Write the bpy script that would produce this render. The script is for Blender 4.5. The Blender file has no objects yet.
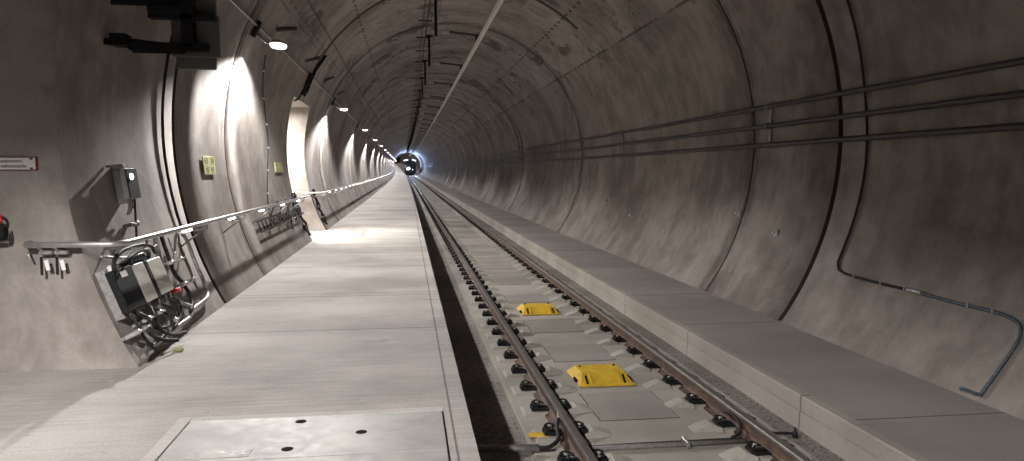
import bpy, math, random
from mathutils import Vector, Matrix
random.seed(4)
R = math.radians
S = bpy.context.scene
COL = S.collection

# ------------------------------------------------------------------ camera
H = 1.55                       # eye height above the left walkway (its top is z = 0)
F = 745.0
yaw, pitch = R(7.9225), R(4.528)
cam = bpy.data.cameras.new('camera'); cam.sensor_width = 36; cam.lens = F/1024*36
cam.clip_start = .05; cam.clip_end = 900
co = bpy.data.objects.new('camera', cam); COL.objects.link(co)
co.location = (0, 0, H)
rt = Vector((math.cos(yaw), -math.sin(yaw), 0))
fw = Vector((math.sin(yaw)*math.cos(pitch), math.cos(yaw)*math.cos(pitch), -math.sin(pitch)))
up = rt.cross(fw)
co.rotation_euler = Matrix((rt, up, -fw)).transposed().to_euler()
S.camera = co

# ------------------------------------------------------------------ light set-up
W = bpy.data.worlds.new('world'); S.world = W; W.use_nodes = True
W.node_tree.nodes['Background'].inputs[0].default_value = (.9, .85, .8, 1)
W.node_tree.nodes['Background'].inputs[1].default_value = 0.0
S.view_settings.view_transform = 'Standard'; S.view_settings.look = 'None'
S.view_settings.gamma = 1; S.view_settings.use_curve_mapping = False
S.view_settings.exposure = 0.0
LAMP_W = 1350                   # wall lamps
NEAR_LAMP_W = 1850             # lamp over the viewer, same model as the rest, power raised for brightness
LAMP_COL = (1.0, .962, .935)
NICHE_W = 380
STRIP_EMIT = 6                # light strips under the handrail
TRAIN_W = 2500

# ------------------------------------------------------------------ tunnel numbers
CX, CZ, RAD = 1.45, .45+H, 4.1          # bore centre and radius
TX = 2.04                               # track centre
ZH, ZS, ZG = -.495, -.667, -.75         # rail head, slab top, gutter floor
ZR = -.40                               # right walkway top
YA, YB = -20.0, 620.0
NICHES = [(1.1, 6.15), (17.1, 19.9)]
A_TOP = 163.0                           # angle where the niche opening ends
def bend(p):
    y = max(0.0, p[1])
    return Vector((p[0]-3.2e-5*y*y, p[1], p[2]+2.4e-5*y*y))
def on_ring(ang, y, inset=0.0):
    r = RAD-inset
    return Vector((CX+r*math.cos(R(ang)), y, CZ+r*math.sin(R(ang))))

# ------------------------------------------------------------------ materials
def newmat(name):
    m = bpy.data.materials.new(name); m.use_nodes = True
    return m, m.node_tree, m.node_tree.nodes['Principled BSDF']
class N:
    """tiny node writer"""
    def __init__(s, nt): s.nt = nt
    def m(s, op, a, b=None, c=None, clamp=False):
        n = s.nt.nodes.new('ShaderNodeMath'); n.operation = op; n.use_clamp = clamp
        for i, v in enumerate((a, b, c)):
            if v is None: continue
            if isinstance(v, (int, float)): n.inputs[i].default_value = v
            else: s.nt.links.new(v, n.inputs[i])
        return n.outputs[0]
    def noise(s, vec, scale, detail=4, rough=.55, dist=0):
        n = s.nt.nodes.new('ShaderNodeTexNoise')
        n.inputs['Scale'].default_value = scale; n.inputs['Detail'].default_value = detail
        n.inputs['Roughness'].default_value = rough; n.inputs['Distortion'].default_value = dist
        s.nt.links.new(vec, n.inputs['Vector']); return n.outputs['Fac']
    def vec(s, x, y, z=0.0):
        n = s.nt.nodes.new('ShaderNodeCombineXYZ')
        for i, v in enumerate((x, y, z)):
            if isinstance(v, (int, float)): n.inputs[i].default_value = v
            else: s.nt.links.new(v, n.inputs[i])
        return n.outputs[0]
    def sep(s, v):
        n = s.nt.nodes.new('ShaderNodeSeparateXYZ'); s.nt.links.new(v, n.inputs[0]); return n.outputs
    def coord(s, kind='Object'):
        return s.nt.nodes.new('ShaderNodeTexCoord').outputs[kind]
    def geo(s):
        return s.nt.nodes.new('ShaderNodeNewGeometry').outputs['Position']
    def step(s, v, lo, hi):
        n = s.nt.nodes.new('ShaderNodeMapRange'); n.interpolation_type = 'SMOOTHSTEP'
        s.nt.links.new(v, n.inputs['Value'])
        n.inputs['From Min'].default_value = lo; n.inputs['From Max'].default_value = hi
        return n.outputs[0]
    def line(s, v, at, w):            # 1 on the line, 0 away
        d = s.m('ABSOLUTE', s.m('SUBTRACT', v, at))
        return s.m('SUBTRACT', 1.0, s.step(d, w*.5, w))
    def mix(s, f, a, b):
        n = s.nt.nodes.new('ShaderNodeMix'); n.data_type = 'RGBA'
        for i, v in ((0, f), (6, a), (7, b)):
            if isinstance(v, (int, float)): n.inputs[i].default_value = v
            elif isinstance(v, tuple): n.inputs[i].default_value = (*v, 1)
            else: s.nt.links.new(v, n.inputs[i])
        return n.outputs[2]
    def bump(s, h, strength, dist, bsdf):
        n = s.nt.nodes.new('ShaderNodeBump'); n.inputs['Strength'].default_value = strength
        n.inputs['Distance'].default_value = dist
        s.nt.links.new(h, n.inputs['Height']); s.nt.links.new(n.outputs[0], bsdf.inputs['Normal'])

def plain(name, col, rough=.6, metal=0.0, var=.25, scale=30, spec=.5):
    m, nt, b = newmat(name); k = N(nt)
    f = k.noise(k.coord(), scale, 4)
    dark = tuple(c*(1-var) for c in col); lite = tuple(min(1, c*(1+var)) for c in col)
    nt.links.new(k.mix(k.step(f, .3, .7), dark, lite), b.inputs['Base Color'])
    b.inputs['Roughness'].default_value = rough; b.inputs['Metallic'].default_value = metal
    b.inputs['Specular IOR Level'].default_value = spec
    return m
def emit(name, col, s):
    m, nt, b = newmat(name)
    b.inputs['Base Color'].default_value = (.8, .8, .8, 1)
    b.inputs['Emission Color'].default_value = (*col, 1); b.inputs['Emission Strength'].default_value = s
    return m

def lining_mat(name='lining_concrete', lo=(.19, .166, .150), hi=(.40, .366, .338)):
    m, nt, b = newmat(name); k = N(nt)
    uv = k.coord('UV'); u, v, _ = k.sep(uv)            # u = arc length from the right horizontal, v = run along tunnel
    big = k.noise(k.vec(u, v), .45, 5, .6)
    mid = k.noise(k.vec(u, v, 3.1), 2.2, 6, .65, .4)
    streak = k.noise(k.vec(k.m('MULTIPLY', u, .35), k.m('MULTIPLY', v, 4.5), 7), 1.0, 5, .6)
    fine = k.noise(k.vec(u, v, 9), 38, 3, .6)
    tone = k.m('ADD', k.m('MULTIPLY', big, .5), k.m('ADD', k.m('MULTIPLY', mid, .36), k.m('MULTIPLY', streak, .14)))
    col = k.mix(k.step(tone, .36, .64), lo, hi)
    col = k.mix(k.m('MULTIPLY', k.step(fine, .35, .75), .18), col, (.15, .13, .12))
    # dark weathering beside each block joint
    ph = k.m('SUBTRACT', k.m('PINGPONG', k.m('ADD', v, -11.45+24), 6.0), 0.0)
    edge = k.m('SUBTRACT', 1.0, k.step(ph, .0, .55))
    ragged = k.step(k.noise(k.vec(k.m('MULTIPLY', u, .7), k.m('MULTIPLY', v, 2.5), 2), 1.6, 5, .7), .42, .6)
    col = k.mix(k.m('MULTIPLY', k.m('MULTIPLY', edge, ragged), .75), col, (.085, .07, .062))
    # water stains on the crown: blotches with sharp rims
    crown = k.m('SUBTRACT', 1.0, k.step(k.m('ABSOLUTE', k.m('SUBTRACT', u, RAD*R(90))), 3.2, 5.2))
    n1 = k.noise(k.vec(k.m('MULTIPLY', u, .8), k.m('MULTIPLY', v, .5), 5), 1.15, 6, .68, .7)
    blot = k.step(n1, .57, .61)
    rim = k.m('SUBTRACT', 1.0, k.step(k.m('ABSOLUTE', k.m('SUBTRACT', n1, .55)), .004, .016))
    rim = k.m('MULTIPLY', rim, k.step(k.noise(k.vec(u, v, 22), .5, 2), .5, .58))
    st = k.m('MULTIPLY', crown, k.m('MAXIMUM', k.m('MULTIPLY', blot, .75), k.m('MULTIPLY', rim, .7)))
    col = k.mix(st, col, (.07, .058, .05))
    # formwork seams running along the tunnel
    brk = k.step(k.noise(k.vec(k.m('MULTIPLY', u, .5), v, 11), 1.3, 3, .7), .42, .56)
    dots = k.step(k.m('SINE', k.m('MULTIPLY', v, 14.0)), -.1, .3)
    for a, w, msk, s in ((36.7, .035, brk, .75), (54.2, .05, dots, .8), (128.6, .045, dots, .75),
                         (140.8, .03, None, .6), (146.5, .02, brk, .5), (144.6, .035, dots, .5), (97, .03, brk, .5)):
        l = k.line(u, RAD*R(a), w)
        if msk is not None: l = k.m('MULTIPLY', l, msk)
        col = k.mix(k.m('MULTIPLY', l, s), col, (.05, .043, .04))
    # run-off streaks, thin
    drip = k.step(k.noise(k.vec(k.m('MULTIPLY', u, .25), k.m('MULTIPLY', v, 9.0), 17), 1.0, 4, .7), .62, .72)
    col = k.mix(k.m('MULTIPLY', drip, .22), col, (.1, .085, .075))
    nt.links.new(col, b.inputs['Base Color'])
    b.inputs['Roughness'].default_value = .82; b.inputs['Specular IOR Level'].default_value = .25
    k.bump(k.m('ADD', k.m('MULTIPLY', mid, .8), k.m('MULTIPLY', fine, .15)), .35, .03, b)
    return m

def floor_mat(name, lo, hi, joints=(), period=None, phase=0.0, broom=.5, x_line=None, spk=0.0):
    m, nt, b = newmat(name); k = N(nt)
    x, y, z = k.sep(k.geo())
    p = k.vec(x, y, z)
    big = k.noise(p, .8, 5, .6)
    fine = k.noise(p, 60, 4, .8)
    br = k.noise(k.vec(k.m('MULTIPLY', x, .8), k.m('MULTIPLY', y, 16.0)), 1.6, 5, .75)
    pan = k.noise(k.vec(0.0, k.m('MULTIPLY', y, .55)), 1.0, 2, .6)
    t = k.m('ADD', k.m('MULTIPLY', big, .4), k.m('ADD', k.m('MULTIPLY', br, broom*.5), k.m('MULTIPLY', pan, .6-broom*.5)))
    col = k.mix(k.step(t, .38, .62), lo, hi)
    col = k.mix(k.m('MULTIPLY', k.step(fine, .45, .68), .34), col, tuple(c*.4 for c in lo))
    scr = k.noise(k.vec(k.m('MULTIPLY', x, 1.6), k.m('MULTIPLY', y, 30.0), 4), 1.4, 4, .8)
    col = k.mix(k.m('MULTIPLY', k.step(scr, .58, .68), .28*broom*2), col, tuple(c*.5 for c in lo))
    col = k.mix(k.m('MULTIPLY', k.m('SUBTRACT', 1.0, k.step(scr, .30, .38)), .3*broom), col, tuple(min(1, c*1.25) for c in hi))
    if spk:
        s2 = k.noise(p, 26, 3, .8)
        col = k.mix(k.m('MULTIPLY', k.step(s2, .5, .6), spk), col, tuple(c*.22 for c in lo))
    wob = k.m('ADD', y, k.m('MULTIPLY', k.m('SUBTRACT', k.noise(k.vec(x, 0.0), 2.2, 3), .5), .03))
    ln = None
    for j in joints:
        l = k.line(wob, j, .014*max(1, j/9))
        ln = l if ln is None else k.m('MAXIMUM', ln, l)
    if period:
        q = k.m('PINGPONG', k.m('ADD', wob, -phase+period*10), period/2)
        l = k.m('SUBTRACT', 1.0, k.step(q, .006, .016))
        ln = l if ln is None else k.m('MAXIMUM', ln, l)
    if x_line is not None:
        l = k.line(x, x_line, .009); ln = l if ln is None else k.m('MAXIMUM', ln, l)
    if ln is not None: col = k.mix(k.m('MULTIPLY', ln, .75), col, tuple(c*.25 for c in lo))
    spot = k.step(k.noise(k.vec(x, y, 30), 3.3, 4, .75), .66, .7)
    col = k.mix(k.m('MULTIPLY', spot, .35), col, tuple(c*.4 for c in lo))
    nt.links.new(col, b.inputs['Base Color'])
    b.inputs['Roughness'].default_value = .8; b.inputs['Specular IOR Level'].default_value = .3
    k.bump(k.m('ADD', k.m('MULTIPLY', br, broom), k.m('MULTIPLY', fine, .4)), .35, .01, b)
    return m

M = {}
M['lining'] = lining_mat()
M['lining_shaded'] = lining_mat('right_lining_shaded_concrete', (.155, .134, .119), (.335, .302, .274))  # lining concrete with weaker light on the right wall mixed into its colour
M['walk'] = floor_mat('walkway_concrete', (.34, .312, .292), (.55, .517, .49), (7.38, 9.6, 12.3, 14.4, 17.2, 21.2), 5.9, 27.1, .5, .255)
M['border'] = floor_mat('hatch_border_concrete', (.47, .44, .41), (.64, .61, .575), (), None, 0, .1)
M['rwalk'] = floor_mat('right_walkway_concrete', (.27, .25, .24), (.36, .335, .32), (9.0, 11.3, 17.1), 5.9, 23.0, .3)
M['kerb'] = floor_mat('kerb_concrete', (.32, .288, .255), (.42, .385, .345), (), 2.65, 5.95, .15)
M['slab'] = floor_mat('slab_concrete', (.29, .27, .24), (.43, .40, .36), (), None, 0, .1)
M['bed'] = floor_mat('track_bed_concrete', (.20, .18, .165), (.31, .285, .26), (), None, 0, .1, None, .75)
M['block'] = floor_mat('seat_concrete', (.33, .31, .28), (.46, .435, .39), (), None, 0, .1)
M['pad'] = floor_mat('panel_concrete', (.25, .235, .215), (.35, .33, .305), (), None, 0, .1)
M['joint'] = plain('joint_seal', (.03, .024, .022), .9)
M['steel'] = plain('galvanised_steel', (.52, .51, .50), .42, .8, .12, 12)
M['dullsteel'] = plain('dull_steel', (.36, .35, .34), .45, .7, .2, 20)
M['alu'] = plain('aluminium', (.72, .70, .67), .5, .35, .1, 5)
M['black'] = plain('black_plastic', (.014, .014, .015), .7, spec=.12)
M['cable'] = plain('black_cable', (.02, .02, .022), .6, spec=.25)
M['bluecable'] = plain('blue_grey_cable', (.06, .085, .11), .5)
M['greytube'] = plain('grey_tube', (.17, .16, .15), .65, 0)
M['railhead'] = plain('worn_rail_head_side', (.20, .185, .17), .5, .5, .2, 8)
M['pipe'] = plain('dark_pipe', (.045, .04, .04), .45, .2)
M['cab'] = plain('beige_enclosure', (.56, .54, .48), .45, 0, .06, 4)
M['grey'] = plain('grey_enclosure', (.42, .41, .39), .5, 0, .06, 4)
M['dpanel'] = plain('dark_grey_panel', (.10, .095, .09), .6, 0, .1, 4)
M['yellow'] = plain('yellow_paint', (.66, .42, .035), .55, 0, .16, 9)
M['red'] = plain('red_paint', (.55, .03, .02), .4)
M['white'] = plain('white_plate', (.70, .68, .66), .5, 0, .06)
M['signg'] = plain('luminous_yellow_green', (.50, .50, .27), .5, 0, .08)
M['olive'] = plain('olive_print', (.22, .235, .10), .6)
M['ink'] = plain('black_print', (.03, .03, .03), .6)
M['redink'] = plain('dark_red_print', (.16, .02, .02), .6)
M['near_black'] = plain('dark_gap', (.02, .018, .016), .95, spec=.05)  # near-black bolts and latches; stands in for shade in slots, holes and gaps
def rail_side():
    m, nt, b = newmat('rusty_rail_side'); k = N(nt)
    f = k.noise(k.geo(), 9, 5, .65)
    nt.links.new(k.mix(k.step(f, .3, .7), (.055, .036, .028), (.15, .09, .065)), b.inputs['Base Color'])
    b.inputs['Roughness'].default_value = .7; b.inputs['Metallic'].default_value = .1
    return m
M['railside'] = rail_side()
def hatch_mat():
    m, nt, b = newmat('worn_galvanised_sheet'); k = N(nt)
    g = k.geo(); f = k.noise(g, 1.6, 6, .62, .3); s = k.noise(g, 14, 4, .7)
    nt.links.new(k.mix(k.step(f, .35, .65), (.30, .29, .28), (.44, .43, .41)), b.inputs['Base Color'])
    nt.links.new(k.m('ADD', .42, k.m('MULTIPLY', s, .3)), b.inputs['Roughness'])
    b.inputs['Metallic'].default_value = .3
    k.bump(f, .25, .01, b)
    return m
M['hatch'] = hatch_mat()
M['railtop'] = plain('polished_rail_head', (.42, .40, .38), .3, .8, .1, 6)
M['lamp'] = emit('lamp_glass', (1, .97, .93), 5)
M['strip'] = emit('light_strip', (1, .96, .9), STRIP_EMIT)
M['headlight'] = emit('headlight', (.85, .93, 1), 220)
M['flood'] = emit('floodlight', (.75, .85, 1), 2.2)
M['train'] = plain('dark_blue_train_paint', (.010, .013, .024), .5, .0)
M['glass'] = plain('dark_glass', (.01, .012, .016), .1)
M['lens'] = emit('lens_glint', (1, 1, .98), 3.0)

# ------------------------------------------------------------------ mesh helpers
class MB:
    def __init__(s): s.v = []; s.f = []; s.mi = []; s.uv = None; s.mats = []; s.sm = []
    def _m(s, mat):
        if mat not in s.mats: s.mats.append(mat)
        return s.mats.index(mat)
    def face(s, idx, mat, smooth=False): s.f.append(idx); s.mi.append(s._m(mat)); s.sm.append(smooth)
    def hexa(s, P, mat):            # 8 points: bottom ring then top ring
        n = len(s.v); s.v += [Vector(p) for p in P]
        for q in ((3, 2, 1, 0), (4, 5, 6, 7), (0, 1, 5, 4), (1, 2, 6, 5), (2, 3, 7, 6), (3, 0, 4, 7)):
            s.face([n+i for i in q], mat)
        return s
    def box(s, c, d, mat, ax=None, chamfer=0.0):
        c = Vector(c); ax = ax or (Vector((1, 0, 0)), Vector((0, 1, 0)), Vector((0, 0, 1)))
        h = [q/2 for q in d]
        if chamfer <= 0:
            P = [c+ax[0]*(sx*h[0])+ax[1]*(sy*h[1])+ax[2]*(sz*h[2]) for sz in (-1, 1) for sx, sy in ((-1, -1), (1, -1), (1, 1), (-1, 1))]
            return s.hexa(P, mat)
        e = chamfer
        def ring(x, y, z):
            pts = [(-x, -y+e), (-x+e, -y), (x-e, -y), (x, -y+e), (x, y-e), (x-e, y), (-x+e, y), (-x, y-e)]
            return [c+ax[0]*a+ax[1]*b_+ax[2]*z for a, b_ in pts]
        rs = [ring(h[0]-e, h[1]-e, -h[2]), ring(h[0], h[1], -h[2]+e), ring(h[0], h[1], h[2]-e), ring(h[0]-e, h[1]-e, h[2])]
        s.loft(rs, mat, cap=True); return s
    def loft(s, rings, mat, cap=True, smooth=False, closed=True):
        n = len(s.v); k = len(rings[0])
        for r in rings: s.v += [Vector(p) for p in r]
        for i in range(len(rings)-1):
            for j in range(k if closed else k-1):
                a, b_ = n+i*k+j, n+i*k+(j+1) % k
                s.face([a, b_, b_+k, a+k], mat, smooth)
        if cap:
            s.face([n+j for j in range(k)][::-1], mat); s.face([n+(len(rings)-1)*k+j for j in range(k)], mat)
        return s
    def tube(s, pts, r, mat, seg=8, cap=True):
        pts = [Vector(p) for p in pts]; rings = []
        t0 = (pts[1]-pts[0]).normalized()
        nrm = t0.orthogonal().normalized()
        for i, p in enumerate(pts):
            t = ((pts[min(i+1, len(pts)-1)]-pts[max(i-1, 0)])).normalized()
            nrm = (nrm-t*nrm.dot(t)).normalized(); bn = t.cross(nrm)
            rr = r[i] if isinstance(r, (list, tuple)) else r
            rings.append([p+(nrm*math.cos(2*math.pi*j/seg)+bn*math.sin(2*math.pi*j/seg))*rr for j in range(seg)])
        return s.loft(rings, mat, cap, True)
    def prism(s, poly, axis_o, d, mat):   # polygon points (3D) extruded by vector d
        a = [Vector(p) for p in poly]; return s.loft([a, [p+Vector(d) for p in a]], mat, True)
    def lathe(s, o, axis, prof, mat, seg=16):
        o = Vector(o); axis = Vector(axis).normalized(); n = axis.orthogonal().normalized(); b_ = axis.cross(n)
        return s.loft([[o+axis*h+(n*math.cos(2*math.pi*j/seg)+b_*math.sin(2*math.pi*j/seg))*max(r, .0005) for j in range(seg)] for r, h in prof], mat, True, True)
    def build(s, name, parent=None, bent=False, loc=None):
        me = bpy.data.meshes.new(name)
        vs = [bend(p) for p in s.v] if bent else s.v
        o0 = Vector(loc) if loc is not None else None
        q = parent
        while o0 is None and q is not None:
            if '_o' in q: o0 = q['_o']
            q = q.parent
        if o0 is not None: o0 = Vector(o0); vs = [p-o0 for p in vs]
        me.from_pydata([tuple(p) for p in vs], [], s.f)
        for m in s.mats: me.materials.append(M[m])
        for p, i, q in zip(me.polygons, s.mi, s.sm): p.material_index = i; p.use_smooth = q
        if s.uv:
            l = me.uv_layers.new(name='UVMap')
            for lp in me.loops: l.data[lp.index].uv = s.uv[lp.vertex_index]
        me.validate(); me.update()
        ob = bpy.data.objects.new(name, me); COL.objects.link(ob)
        if parent is not None: ob.parent = parent
        elif loc is not None: ob.location = loc
        return ob
def thing(name, label, cat, loc=(0, 0, 0), group=None):
    """an Empty at the base; parts are written in world coordinates and shifted by '_o'"""
    o = bpy.data.objects.new(name, None); COL.objects.link(o); o.location = loc
    o.empty_display_size = .1
    o['label'] = label; o['category'] = cat
    if group: o['group'] = group
    o['_o'] = tuple(loc)
    return o
def tag(o, label, cat, group=None, kind=None):
    o['label'] = label; o['category'] = cat
    if group: o['group'] = group
    if kind: o['kind'] = kind
    return o
def struct(o): o['kind'] = 'structure'; return o
def copy_thing(src, loc, label, parts=True, rot=None):
    c = src.copy(); COL.objects.link(c); c.location = loc; c['label'] = label
    if rot is not None: c.rotation_euler = rot
    if parts:
        for ch in src.children:
            d = ch.copy(); COL.objects.link(d); d.parent = c
            for g in ch.children:
                e = g.copy(); COL.objects.link(e); e.parent = d
    return c
def smooth_path(pts, n=6):
    """Catmull-Rom through the points"""
    P = [Vector(p) for p in pts]; P = [P[0]*2-P[1]]+P+[P[-1]*2-P[-2]]; out = []
    for i in range(1, len(P)-2):
        for j in range(n):
            t = j/n; a, b_, c, d = P[i-1], P[i], P[i+1], P[i+2]
            out.append(.5*((2*b_)+(-a+c)*t+(2*a-5*b_+4*c-d)*t*t+(-a+3*b_-3*c+d)*t**3))
    out.append(P[-2]); return out
ORD = ['nearest', 'second nearest', 'third nearest', 'fourth nearest', 'fifth nearest', 'sixth nearest', 'seventh nearest',
       'eighth nearest', 'ninth nearest', 'tenth nearest', 'eleventh nearest', 'twelfth nearest']

# ================================================================== SETTING
JOINTS = [(11.45+12*k, .022, .05) for k in range(-2, 51)]
WIDE = [(9.02, .05, .045)]
def lining(name, a0, a1, extra=(), extraj=()):
    js = sorted(JOINTS+WIDE+list(extraj))
    angs = set([a0, a1]+[a0+i*2.0 for i in range(int((a1-a0)/2)+1)]+[e for e in extra if a0 < e < a1])
    angs = sorted(angs)
    ys = []
    y = YA
    while y < YB: ys.append((y, 0, 0)); y += 1.0 if y < 60 else (3.0 if y < 200 else 8.0)
    ys.append((YB, 0, 0))
    ys = [q for q in ys if all(abs(q[0]-j[0]) > j[1]+.06 for j in js)]
    for n in NICHES: ys = [q for q in ys if abs(q[0]-n[0]) > .02 and abs(q[0]-n[1]) > .02]+[(n[0], 0, 0), (n[1], 0, 0)]
    for j, w, d in js:
        ys += [(j-w, 0, 1), (j-w+.001, d, 1), (j+w-.001, d, 1), (j+w, 0, 0)]
    ys.sort()
    b = MB(); b.uv = []
    for (y, d, g) in ys:
        for a in angs:
            b.v.append(on_ring(a, y, -d)); b.uv.append((RAD*R(a), y))
    k = len(angs)
    for i in range(len(ys)-1):
        ym = (ys[i][0]+ys[i+1][0])/2
        for j in range(k-1):
            am = (angs[j]+angs[j+1])/2
            if am > A_TOP and any(n0 < ym < n1 for n0, n1 in NICHES): continue
            q = i*k+j
            b.face([q, q+1, q+k+1, q+k], 'joint' if ys[i][2] else ('lining_shaded' if name == 'wall_right' else 'lining'), True)
    o = b.build(name, bent=True)
    return struct(o)
lining('wall_left', 130, 214, extra=(A_TOP,), extraj=[(18.28, .07, .05)] if False else [])
lining('ceiling', 36.7, 130)
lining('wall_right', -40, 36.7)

def arc_band(name, a0, a1, y, w, inset=.012, mat='joint', label=None):
    b = MB(); rings = []
    n = max(4, int(abs(a1-a0)/2))
    for i in range(n+1):
        a = a0+(a1-a0)*i/n
        rings.append([on_ring(a, y-w, -.01), on_ring(a, y-w, inset), on_ring(a, y+w, inset), on_ring(a, y+w, -.01)])
    b.loft(rings, mat); return b.build(name, bent=True)
struct(arc_band('trim_1', 48, 156, 18.3, .07))
struct(arc_band('trim_2', 8, 66, 36.4, .11))
struct(arc_band('trim_3', 20, 60, 47.0, .09))

# niches: end walls, back wall, ceiling, floor
NX = -5.4
def niche(idx, n0, n1):
    zc = CZ+RAD*math.sin(R(A_TOP))
    arc = [on_ring(a, 0) for a in [A_TOP+i*(209.5-A_TOP)/24 for i in range(25)]]
    for tagname, y, s in (('near', n0, -1), ('far', n1, 1)):
        b = MB(); b.uv = []
        n = len(arc)
        for p in arc: b.v.append(Vector((p.x, y, p.z)))
        for p in arc: b.v.append(Vector((NX, y, p.z)))
        for p in b.v: b.uv.append((p.z+100, 9.15+p.x+(y > 10)*24))
        for i in range(n-1): b.face([i, i+1, n+i+1, n+i], 'lining')
        struct(b.build('wall_niche_%s' % tagname))
    b = MB(); b.uv = []
    for y in (n0, n1):
        b.v += [Vector((NX, y, -.1)), Vector((NX, y, zc)), Vector((arc[0].x, y, zc))]
    for p in b.v: b.uv.append((p.z+p.x+130, 5.45+(p.y % 3)*.5))
    b.face([0, 3, 4, 1], 'lining'); b.face([1, 4, 5, 2], 'lining')
    struct(b.build('wall_niche_back'))
for i, (n0, n1) in enumerate(NICHES): niche(i, n0, n1)

def run(name, sec, mat, y0=YA, y1=YB, step=3.0, cap=True):
    """extrude a closed (x, z) section along the bent tunnel"""
    b = MB(); n = int((y1-y0)/step)+1; rings = []
    for i in range(n+1):
        y = y0+(y1-y0)*i/n; rings.append([(x, y, z) for x, z in sec])
    b.loft(rings, mat, cap); return b
# left walkway
struct(run('floor', [(-2.25, 0), (-2.25, -.5), (.28, -.76), (.37, -.76), (.37, 0)][::-1], 'walk').build('floor', bent=True))
for n0, n1 in NICHES:
    b = MB(); b.box(((NX-2.25)/2, (n0+n1)/2, -.05), (-2.25-NX, n1-n0, .1), 'walk'); struct(b.build('floor_niche'))
struct(run('bed', [(.37, ZG), (.37, ZG-.1), (3.45, ZG-.1), (3.45, ZG)][::-1], 'bed').build('floor_track_bed', bent=True))
struct(run('fill', [(2.93, ZG), (3.37, ZG), (3.37, ZS-.035), (3.13, ZS-.012), (2.93, ZS-.001)], 'bed', 2).build('floor_gravel_strip', bent=True))
struct(run('kerb', [(3.355, ZG-.05), (3.46, ZG-.05), (3.46, ZR+.004), (3.378, ZR+.004), (3.37, ZR-.006), (3.37, ZR-.125), (3.385, ZR-.13), (3.385, ZR-.137), (3.365, ZR-.142)], 'kerb').build('trim_4', bent=True))
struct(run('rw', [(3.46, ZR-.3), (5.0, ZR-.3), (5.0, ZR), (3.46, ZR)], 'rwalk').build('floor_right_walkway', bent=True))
# end caps of the built stretch of tunnel
for y in (YA, YB):
    b = MB(); b.uv = []
    n = 48
    for i in range(n): p = bend(on_ring(360*i/n, y, -.2)); b.v.append(p); b.uv.append((p.x, p.z))
    b.face(list(range(n)), 'lining'); struct(b.build('wall_end'))

# ================================================================== TRACK
P60 = [(-.075, 0), (.075, 0), (.075, .012), (.03, .026), (.011, .045), (.0085, .09), (.011, .122), (.032, .134), (.036, .140), (.036, .160), (.030, .170), (.014, .1722),
       (-.014, .1722), (-.030, .170), (-.036, .160), (-.036, .140), (-.032, .134), (-.011, .122), (-.0085, .09), (-.011, .045), (-.03, .026), (-.075, .012)]
def rail(x, label):
    b = MB(); n = 200; rings = []
    for i in range(n+1):
        y = YA+(YB-YA-6)*i/n; rings.append([(x+px, y, ZS+pz) for px, pz in P60])
    b.loft(rings, 'railside'); k = len(P60)
    b._m('railtop'); b._m('railhead')
    for fi in range(n*k):
        if fi % k in (6, 7, 8, 9, 13, 14, 15, 16): b.mi[fi] = b.mats.index('railhead')
    for fi in range(n*k):
        if fi % k in (10, 11, 12): b.mi[fi] = b.mats.index('railtop')
    tag(b.build('rail', bent=True), label, 'rail')
rail(TX-.753, 'left steel rail with reddish brown web beside the dark gutter')
rail(TX+.753, 'right steel rail with dark web and shiny head beside the kerb')

SL0, SLP = 5.68, 5.17
def slab_mesh(pads):
    b = MB()
    w = 2.17
    b.box((0, SLP/2, -.06), (w, SLP-.03, .12), 'slab', None, .012)
    for s in (-1, 1):
        for k in range(8):
            y = .323+k*.646
            xo, xi = s*1.07, s*.38
            # flat block under the rail, sloped shoulder towards the middle
            x1, x2 = s*1.02, s*.62
            a, c = (min(x1, x2), max(x1, x2))
            b.hexa([(a, y-.15, 0), (c, y-.15, 0), (c, y+.15, 0), (a, y+.15, 0),
                    (a+.02, y-.12, .024), (c, y-.12, .024), (c, y+.12, .024), (a+.02, y+.12, .024)], 'block')
            q = [(.34, .13, .0), (.40, .085, .055), (.53, .10, .075), (.62, .16, .0)]
            rings = []
            for xx, hw, zz in ((.35, .06, .002), (.45, .065, .040), (.52, .075, .058), (.60, .095, .03)):
                rings.append([(s*xx, y-hw-.03, 0), (s*xx, y-hw, zz), (s*xx, y+hw, zz), (s*xx, y+hw+.03, 0)][::(1 if s > 0 else -1)])
            b.loft(rings, 'block')
    return b
slab_proto = None
def pads_for(t, ys):
    for y in ys:
        b = MB(); b.box((0, y+.42, .0005), (.74, .86, .003), 'near_black'); b.box((0, y+.42, .002), (.71, .83, .006), 'pad'); 
        o = b.build('inspection_panel', t)
slabt = {}
for i in range(-3, 36):
    y = SL0+SLP*i
    lab = ('concrete track slab lying %s to the camera between the rails' % ORD[i+1]) if -1 <= i < 8 else 'concrete track slab far along the track, one of an even row'
    p = bend((TX, y, ZS))
    if slab_proto is None:
        t = thing('track_slab', lab, 'track slab', p, 'concrete track slabs under the rails')
        t['_o'] = (0, 0, 0)
        slab_mesh(None).build('slab', t)
        slab_proto = t
    else:
        t = slab_proto.copy(); COL.objects.link(t); t.location = p; t['label'] = lab
        c = slab_proto.children[0].copy(); COL.objects.link(c); c.parent = t
    slabt[i] = t
pad_y = {0: (.62, 2.70, 4.28), 1: (.0+1.45, 3.5)}
pm = None
for i, t in slabt.items():
    if i > 20: continue
    for py in pad_y.get(i, (.62, 3.5)):
        if pm is None:
            b = MB(); b.box((0, 0, .0005), (.74, .84, .003), 'joint'); b.box((0, 0, .002), (.722, .822, .006), 'pad'); pm = b.build('inspection_panel', t)
            pm.location = (0, py+.42, 0)
        else:
            c = pm.copy(); COL.objects.link(c); c.parent = t; c.location = (0, py+.42, 0)

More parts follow.
